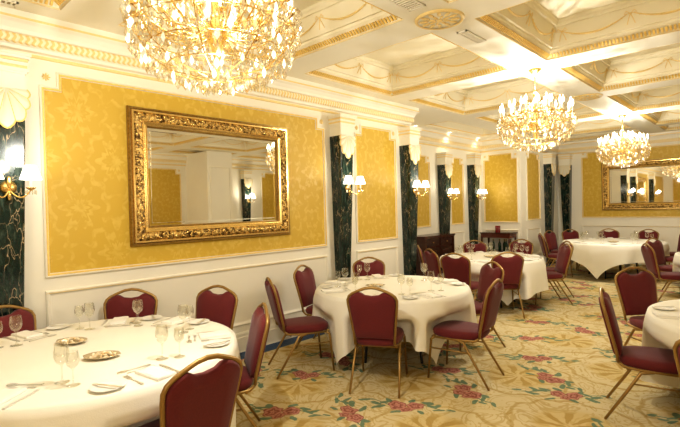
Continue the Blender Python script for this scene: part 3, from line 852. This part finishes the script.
# ------------------------------------------------------------------ tables and cloths
TDESC = {'A':'near left table','B':'middle table','C':'third table','D':'far large table','E':'right foreground table','F':'table at the right edge'}
def make_table(k):
    x, y, R, rot = TABLES[k]
    e = empty('banquet_table', (x,y,0)); tag(e, {'A':'large round table nearest the camera at left, under a white cloth','B':'round table in the middle of the room, under a white cloth','C':'round table beyond the middle one, before the alcove, under a white cloth','D':'wide round table in front of the end wall mirror, under a white cloth','E':'round table cut by the right edge in the foreground, under a white cloth','F':'round table farther off at the right edge, under a white cloth'}[k], 'table', 'round banquet tables')
    MB().lathe([(R-.01,.715),(R,.72),(R,.742),(R-.01,.745)], 48).build('tabletop', WOOD, e)
    for q in range(4):
        a = rot+PI/4+q*PI/2; c, s = math.cos(a), math.sin(a); rr = R*.50
        MB().tube([(rr*c*.8,rr*s*.8,.72),(rr*c,rr*s,.0)], .014, 8).build('leg', plain('dark_steel', (.05,.05,.045), .4, .6) if False else BLACKM, e)
    # cloth
    hs = R+{'A':.66,'B':.50,'C':.50,'D':.40,'E':.62,'F':.5}[k]
    nA = 192; m = MB(); vs = []; fs = []
    radial = [0, .3*R, .6*R, .85*R, R*.97, R+.004]
    rows = 15
    nz = random.Random(ord(k)); ph = [nz.uniform(0, 6.28) for _ in range(6)]
    def fold(a): return .55*math.sin(13*a+ph[0])+.35*math.sin(21*a+ph[1])+.3*math.sin(8*a+ph[2])
    for ri, r_ in enumerate(radial):
        for i in range(nA):
            a = 2*PI*i/nA; z = .752 if ri < 5 else .748
            z += .0012*math.sin(3*a+ri)*(1 if ri else 0)
            vs.append((r_*math.cos(a), r_*math.sin(a), z))
    for j in range(1, rows+1):
        t = j/rows
        for i in range(nA):
            a = 2*PI*i/nA; aa = a-rot
            side = hs/max(abs(math.cos(aa)), abs(math.sin(aa)))
            cc = (side/hs-1)/.414; d0 = {'A':.60,'B':.44,'C':.46,'D':.34,'E':.60,'F':.5}[k]; drop = d0+(.70-d0)*cc**1.25
            corner = cc
            z = .748-drop*t
            rad = R+.008+.035*t*(1-.2*t)+fold(a)*.030*t*(1-.25*corner)+.02*min(t*4, 1)
            rad -= .05*corner*t*t
            px, py = rad*math.cos(a), rad*math.sin(a)
            # pushed aside by seats
            for an, o, d in push[k]:
                lx = (x+px-o.x)*d.x+(y+py-o.y)*d.y; ly = -(x+px-o.x)*d.y+(y+py-o.y)*d.x
                lim = .30
                if abs(ly) < .34 and lx < lim and lx > -.5:
                    f = min(1, max(0, (.60-z)/.10)); g = min(1, max(0, (.34-abs(ly))/.09)); f *= g*g*(3-2*g)
                    sh = (lim-lx)*f; px += d.x*sh; py += d.y*sh
            vs.append((px, py, max(z, .012)))
    tot = len(radial)+rows
    for j in range(tot-1):
        for i in range(nA):
            i2 = (i+1) % nA
            if j == 0: 
                continue
            fs.append((j*nA+i, (j+1)*nA+i, (j+1)*nA+i2, j*nA+i2))
    vs[0] = (0,0,.752)
    for i in range(nA): fs.append((0, nA+i, nA+(i+1) % nA))
    o = m.add(vs, fs).build('tablecloth', CLOTH, None, True, (x,y,0))
    tag(o, {'A':'long white cloth draped over the large round table nearest the camera at left','B':'white cloth with hanging points on the round table in the middle','C':'white cloth on the round table before the alcove','D':'white cloth with pointed hanging corners on the wide far table','E':'white cloth on the foreground table cut by the right edge','F':'white cloth on the farther table at the right edge'}[k], 'tablecloth', 'white round tablecloths')
BLACKM = plain('black_table_leg', (.03,.03,.03), .4, .5)
def mat_cloth():
    m = Mt('tablecloth_linen'); tc = m.n('ShaderNodeTexCoord').outputs['Object']; a = m.noise(tc, 180, 2); b = m.noise(tc, 3.5, 3)
    return m.prin(m.mix(b, (.85,.81,.69), (.91,.88,.79)), .85, 0, m.bump(a*.15+b, .25, .02))
CLOTH = mat_cloth()
for k in TABLES: make_table(k)

# ------------------------------------------------------------------ tableware prototypes (meshes shared by the copies)
ZT = .7535
def proto_mesh(name, mb_, mat, smooth=True):
    me = bpy.data.meshes.new(name); me.from_pydata(mb_.v, [], mb_.f); me.materials.append(mat)
    if smooth:
        me.polygons.foreach_set('use_smooth', [True]*len(me.polygons)); me.set_sharp_from_angle(angle=math.radians(50))
    return me
goblet = proto_mesh('water_goblet', MB().lathe([(.001,.004),(.034,.001),(.036,.003),(.012,.007),(.0045,.015),(.004,.085),(.010,.096),(.028,.112),(.037,.138),(.037,.160),(.031,.200),(.0295,.200),(.0355,.160),(.0355,.138),(.027,.114),(.008,.099)], 20, caps=False), GLASS)
wine = proto_mesh('wine_glass', MB().lathe([(.001,.004),(.031,.001),(.033,.003),(.011,.007),(.004,.014),(.0038,.080),(.009,.090),(.025,.104),(.032,.126),(.031,.145),(.026,.175),(.0248,.175),(.0298,.145),(.0305,.126),(.024,.106),(.007,.093)], 20, caps=False), GLASS)
plate = proto_mesh('side_plate', MB().lathe([(.001,.003),(.05,.002),(.056,.004),(.082,.012),(.084,.0135),(.082,.0145),(.056,.007),(.05,.0055),(.001,.0055)], 28, caps=False), CHINA)
def flat(outl, th, z=.0): 
    m = MB(); n = len(outl); m.add([(x,y,z) for x,y in outl]+[(x,y,z+th) for x,y in outl], [tuple(range(n))[::-1], tuple(range(n,2*n))]+[(i,(i+1) % n,n+(i+1) % n,n+i) for i in range(n)]); return m
knife = proto_mesh('table_knife', flat([(-.007,-.11),(.007,-.11),(.009,-.06),(.005,-.01),(.010,0),(.011,.06),(.006,.105),(-.001,.118),(-.006,.10),(-.006,0),(-.005,-.01),(-.009,-.06)], .004), SILVER, False)
fm = flat([(-.006,-.10),(.006,-.10),(.007,-.08),(.003,-.02),(.003,.02),(.012,.04),(-.012,.04),(-.003,.02),(-.003,-.02),(-.007,-.08)], .003)
for q in range(4): fm.box(-.012+.0068*q, -.012+.0068*q+.0036, .04, .095, 0, .003)
fork = proto_mesh('table_fork', fm, SILVER, False)
sp = [(-.006,-.095),(.006,-.095),(.007,-.07),(.003,-.01),(.003,.03)]+[(.017*math.sin(a), .062-.030*math.cos(a)) for a in [PI*k/8 for k in range(1,8)]]
sp2 = sp+[(0,.093)]+[(-x, y) for x, y in sp[::-1]]
spoon = proto_mesh('dessert_spoon', flat(sp2, .004), SILVER, False)
nm = MB()
nv = []; nf = []
for layer, (w, h, z) in enumerate(((.055,.105,.0),(.056,.106,.006),(.054,.104,.013),(.046,.098,.016))):
    for i in range(20):
        t = i/20*4; s_ = int(t); f = t-s_; cs = [(-w,-h),(w,-h),(w,h),(-w,h),(-w,-h)]
        nv.append((cs[s_][0]+(cs[s_+1][0]-cs[s_][0])*f, cs[s_][1]+(cs[s_+1][1]-cs[s_][1])*f, z+.002*math.sin(i*1.3)*(1 if layer else 0)))
for l in range(3):
    for i in range(20): j = (i+1) % 20; nf.append((l*20+i,l*20+j,(l+1)*20+j,(l+1)*20+i))
nf.append(tuple(range(60,80))); nf.append(tuple(range(20))[::-1])
napkin = proto_mesh('folded_napkin', MB().add(nv, nf), NAPK, False)

def inst(name, me, x, y, z, rz, label, cat, group, sc=1):
    o = bpy.data.objects.new(name, me); COL.objects.link(o); o.location = (x,y,z); o.rotation_euler = (0,0,rz)
    if sc != 1: o.scale = (sc,sc,sc)
    return tag(o, label, cat, group)
SECT = ['right','far right','far','far left','left','near left','near','near right']
def seatname(a):   # direction as seen from the camera
    v = math.degrees(a)-(-.7604*-1)*0
    # camera right direction is (.725,.689) -> 43.5 deg
    q = (math.degrees(a)-43.5) % 360; return SECT[int(((q+22.5) % 360)//45)]
EXTRA = {'A': [math.radians(d) for d in (-48,-98)], 'B': [math.radians(d) for d in (-20,178)], 'C': [math.radians(d) for d in (5,160)], 'D': [math.radians(d) for d in (-60,-110,-20)], 'E': [math.radians(d) for d in (60,0)], 'F': [math.radians(d) for d in (90,0,-60)]}
for k, (tx, ty, R, rot) in TABLES.items():
    angs = seat_ang[k]+EXTRA[k]; used = {}
    angs = sorted(angs); 
    # drop seats closer than 30 degrees
    keep = []
    for a in angs:
        if all(abs((a-b+PI) % (2*PI)-PI) > .55 for b in keep): keep.append(a)
    for a in keep:
        sn = seatname(a); used[sn] = used.get(sn, 0)+1
        if used[sn] > 1: sn = 'second '+sn
        d = Vector((math.cos(a), math.sin(a), 0)); t = Vector((-d.y, d.x, 0))   # t = to the left hand? sitter looks along -d, right hand is +t
        C = Vector((tx, ty, 0)); td = TDESC[k]; jit = random.uniform
        def P(r, s): p = C+d*(R-r)+t*s; return p.x, p.y
        rz = a+PI/2
        def pl(name, me, r, s, rot_, desc, cat, grp, z=ZT, sc=1):
            x, y = P(r+jit(-.008,.008), s+jit(-.008,.008)); inst(name, me, x, y, z, rz+rot_+jit(-.06,.06), desc, cat, grp, sc)
        loc = f'at the {sn} place, {td}'
        pl('water_goblet', goblet, .34, .17, 0, f'taller stemmed goblet {loc}', 'glass', 'stemmed glasses on the tables', sc=1)
        pl('wine_glass', wine, .29, .25, 0, f'shorter stemmed wine glass {loc}', 'glass', 'stemmed glasses on the tables')
        pl('side_plate', plate, .14, -.23, 0, f'small white side plate {loc}', 'plate', 'white side plates')
        pl('folded_napkin', napkin, .13, 0, .04, f'folded white napkin {loc}', 'napkin', 'folded white napkins')
        if k in 'ABE':
            pl('table_fork', fork, .14, -.105, 0, f'steel fork left of the napkin {loc}', 'fork', 'forks')
            pl('butter_knife', knife, .14, -.25, .35, f'knife on the side plate {loc}', 'knife', 'knives', ZT+.0152, .8)
            pl('dessert_spoon', spoon, .31, -.02, PI/2, f'crosswise dessert spoon {loc}', 'spoon', 'dessert spoons')
            pl('dessert_fork', fork, .275, .0, -PI/2, f'crosswise dessert fork {loc}', 'fork', 'dessert forks', ZT, .8)
        if k in 'ABCE': pl('table_knife', knife, .14, .105, 0, f'steel knife right of the napkin {loc}', 'knife', 'knives')

# sweet dishes and salt
def mat_sweets():
    m = Mt('foil_sweets'); g = m.n('ShaderNodeNewGeometry'); r = X(m, g.outputs['Random Per Island'])
    return m.prin(m.mix(r, (.72,.52,.26), (.95,.88,.70)), .3, .2)
SWEET = mat_sweets(); DISH = plain('pressed_glass_dish', (.62,.52,.36), .15, .2)
def sweet_dish(x, y, rz, label):
    e = empty('sweet_dish', (x,y,ZT), rz); tag(e, label, 'dish', 'dishes of wrapped sweets')
    d = MB().lathe([(.001,.0),(.05,.0),(.075,.012),(.092,.02),(.090,.023),(.07,.016),(.04,.006),(.001,.006)], 24, caps=False)
    d.v = [(x_*1.15*(1+.04*math.cos(8*math.atan2(y_, x_))), y_*.8, z_) for x_, y_, z_ in d.v]
    dd = d.build('dish', DISH, e, True)
    rd = random.Random(int(x*100))
    s = MB()
    for q in range(34):
        a = rd.uniform(0, 6.28); rr = .062*math.sqrt(rd.random()); z = .014+.018*(1-rr/.062)+rd.uniform(0,.004)
        ax = Vector((math.cos(a*3), math.sin(a*3), rd.uniform(-.3,.3))).normalized(); ay = Vector((0,0,1)).cross(ax).normalized()
        s.blob((rr*math.cos(a)*1.2, rr*math.sin(a)*.8, z), (.015,.008,.008), axes=(ax, ay, ax.cross(ay)), n=5)
    tag(s.build('sweets', SWEET, e), kind='stuff')
sweet_dish(-3.46,.98,.6,'pressed glass dish of wrapped sweets on the near table, farther left of two')
sweet_dish(-2.96,1.0,.9,'pressed glass dish of wrapped sweets on the near table, nearer of two')
sweet_dish(-3.17,3.86,.8,'pressed glass dish of wrapped sweets in the centre of the middle table')
sweet_dish(-3.4,7.1,.7,'pressed glass dish of wrapped sweets on the third table')
sweet_dish(-2.5,10.9,.2,'pressed glass dish of wrapped sweets on the far large table')
for k, (x, y) in enumerate(((-2.96,1.50),(-3.0,3.70))):
    e = empty('salt_shaker', (x,y,ZT)); tag(e, ['small glass salt shaker with steel cap on the near left table','small glass salt shaker with steel cap on the middle table'][k], 'salt shaker', 'salt shakers')
    MB().lathe([(.016,0),(.018,.005),(.013,.035),(.012,.042)], 10).build('body', GLASS, e, True)
    MB().lathe([(.0135,.042),(.0135,.052),(.006,.060)], 10).build('cap', SILVER, e, True)

# ------------------------------------------------------------------ sideboard and console
def sideboard():
    e = empty('sideboard', (-5.26,8.30,0)); tag(e, 'tall dark mahogany sideboard standing in the alcove beside a column', 'sideboard')
    hx, hy = .20, .56
    MB().box(-hx,hx+.02,-hy-.03,hy+.03,.97,1.0).box(-hx,hx+.01,-hy-.015,hy+.015,.945,.97).build('top', WOOD, e)
    MB().box(-hx,hx-.02,-hy+.02,hy-.02,.10,.945).box(-hx,hx,-hy,hy,0,.10).build('carcass', WOOD, e)
    for s in (-1, 1):
        m = MB().box(hx-.02,hx+.012,s*hy-.045 if s > 0 else s*hy,s*hy if s > 0 else s*hy+.045,.10,.945); m.build('corner_post', WOOD, e)
        y0, y1 = (-.5,-.02) if s < 0 else (.02,.5)
        d = MB().box(hx-.02,hx-.005,y0,y1,.14,.76).build('door', WOOD3, e)
        MB().sweep([(hx-.005,y0+.05,.2),(hx-.005,y1-.05,.2),(hx-.005,y1-.05,.7),(hx-.005,y0+.05,.7)], [(0,0),(.0,.008),(.012,.012),(.02,0)], (1,0,0), True, 1).build('door_panel', WOOD, d)
        MB().blob((hx+.008,(-.045 if s < 0 else .045),.46),(.012,.01,.012)).build('knob', BRASS, d, True)
        w = MB().box(hx-.02,hx-.002,y0,y1,.79,.93).build('drawer', WOOD3, e)
        MB().blob((hx+.01,(y0+y1)/2,.86),(.012,.03,.01)).build('handle', BRASS, w, True)
WOOD3 = plain('blackened_mahogany', (.045,.015,.010), .22, nscale=12, namt=.3)
WOOD2 = plain('reddish_mahogany', (.14,.035,.018), .25, nscale=12, namt=.3)
sideboard()
def console():
    e = empty('console_table', (-4.95,10.72,0)); tag(e, 'mahogany console table with a lower shelf against the gold alcove end panel', 'console table')
    MB().box(-.34,.42,-.22,.22,.895,.925).build('top', WOOD, e)
    MB().box(-.32,.40,-.20,.20,.80,.895).build('apron', WOOD2, e)
    MB().box(-.31,.39,-.19,.19,.47,.49).build('shelf', WOOD, e)
    for x in (-.30,.38):
        for y in (-.18,.18): MB().tube([(x,y,.80),(x,y,.75),(x,y,.5),(x,y,.0)], [.022,.026,.020,.014], 8).build('leg', WOOD, e, True)
    for k, (x, y) in enumerate(((-4.83,10.60),(-4.74,10.66),(-4.66,10.58),(-4.58,10.66),(-5.0,10.62))):
        b = empty('wine_bottle', (x,y,.49)); tag(b, ['dark green wine bottle, second from left on the console shelf','dark green wine bottle in the middle of the console shelf','dark green wine bottle, second from right on the console shelf','dark green wine bottle, rightmost on the console shelf','dark green wine bottle, leftmost on the console shelf'][k], 'bottle', 'wine bottles on the console shelf')
        MB().lathe([(.034,0),(.036,.01),(.036,.16),(.030,.185),(.014,.215),(.013,.27)], 14).build('body', BLACKW, b, True)
        MB().lathe([(.0145,.24),(.0145,.285)], 10).build('foil_cap', GILTD, b, True)
    l = empty('candle_jar', (-4.90,10.66,.925)); tag(l, 'dark red glass candle jar standing on the console table', 'candle')
    MB().lathe([(.055,0),(.06,.01),(.06,.16),(.055,.16),(.052,.02),(.001,.015)], 18, caps=False).build('jar', plain('red_glass', (.16,.012,.012), .15), l, True)
    MB().lathe([(.05,.02),(.05,.11)], 16).build('wax', plain('red_wax', (.35,.05,.03), .5), l)
console()

# ------------------------------------------------------------------ lights
def area(name, loc, rot, sx, sy, en, col=(1,.93,.80)):
    l = bpy.data.lights.new(name, 'AREA'); l.shape = 'RECTANGLE'; l.size = sx; l.size_y = sy; l.energy = en; l.color = col
    o = bpy.data.objects.new(name, l); COL.objects.link(o); o.location = loc; o.rotation_euler = rot; return o
area('added_fill_light', (1.6,-2.4,2.5), (math.radians(68),0,math.radians(30)), 2.2, 1.4, 60)  # added soft fill behind the camera; the room has no such source
W = bpy.data.worlds.new('world'); S.world = W; W.use_nodes = True
W.node_tree.nodes['Background'].inputs[0].default_value = (1,.92,.75,1); W.node_tree.nodes['Background'].inputs[1].default_value = .6

# ------------------------------------------------------------------ camera
yaw, p, r = -.7604, -.0143, .0240
f = Vector((math.sin(yaw)*math.cos(p), math.cos(yaw)*math.cos(p), math.sin(p)))
rt = Vector((math.cos(yaw), -math.sin(yaw), 0)); dn = f.cross(rt)
rr = rt*math.cos(r)+dn*math.sin(r); dd = dn*math.cos(r)-rt*math.sin(r)
cam = bpy.data.cameras.new('camera'); co = bpy.data.objects.new('camera', cam); COL.objects.link(co)
M = Matrix((( rr.x, -dd.x, -f.x, 0),(rr.y, -dd.y, -f.y, 0),(rr.z, -dd.z, -f.z, 1.63),(0,0,0,1)))
co.matrix_world = M; cam.sensor_width = 36; cam.lens = 460.2*36/680; cam.clip_start = .05; cam.clip_end = 60
S.camera = co
S.view_settings.view_transform = 'Standard'; S.view_settings.look = 'Medium High Contrast'; S.view_settings.exposure = 0.04
S.cycles.use_denoising = True; S.cycles.max_bounces = 10; S.cycles.diffuse_bounces = 5; S.cycles.transparent_max_bounces = 24
S.cycles.caustics_reflective = False; S.cycles.caustics_refractive = False; S.cycles.sample_clamp_indirect = 5
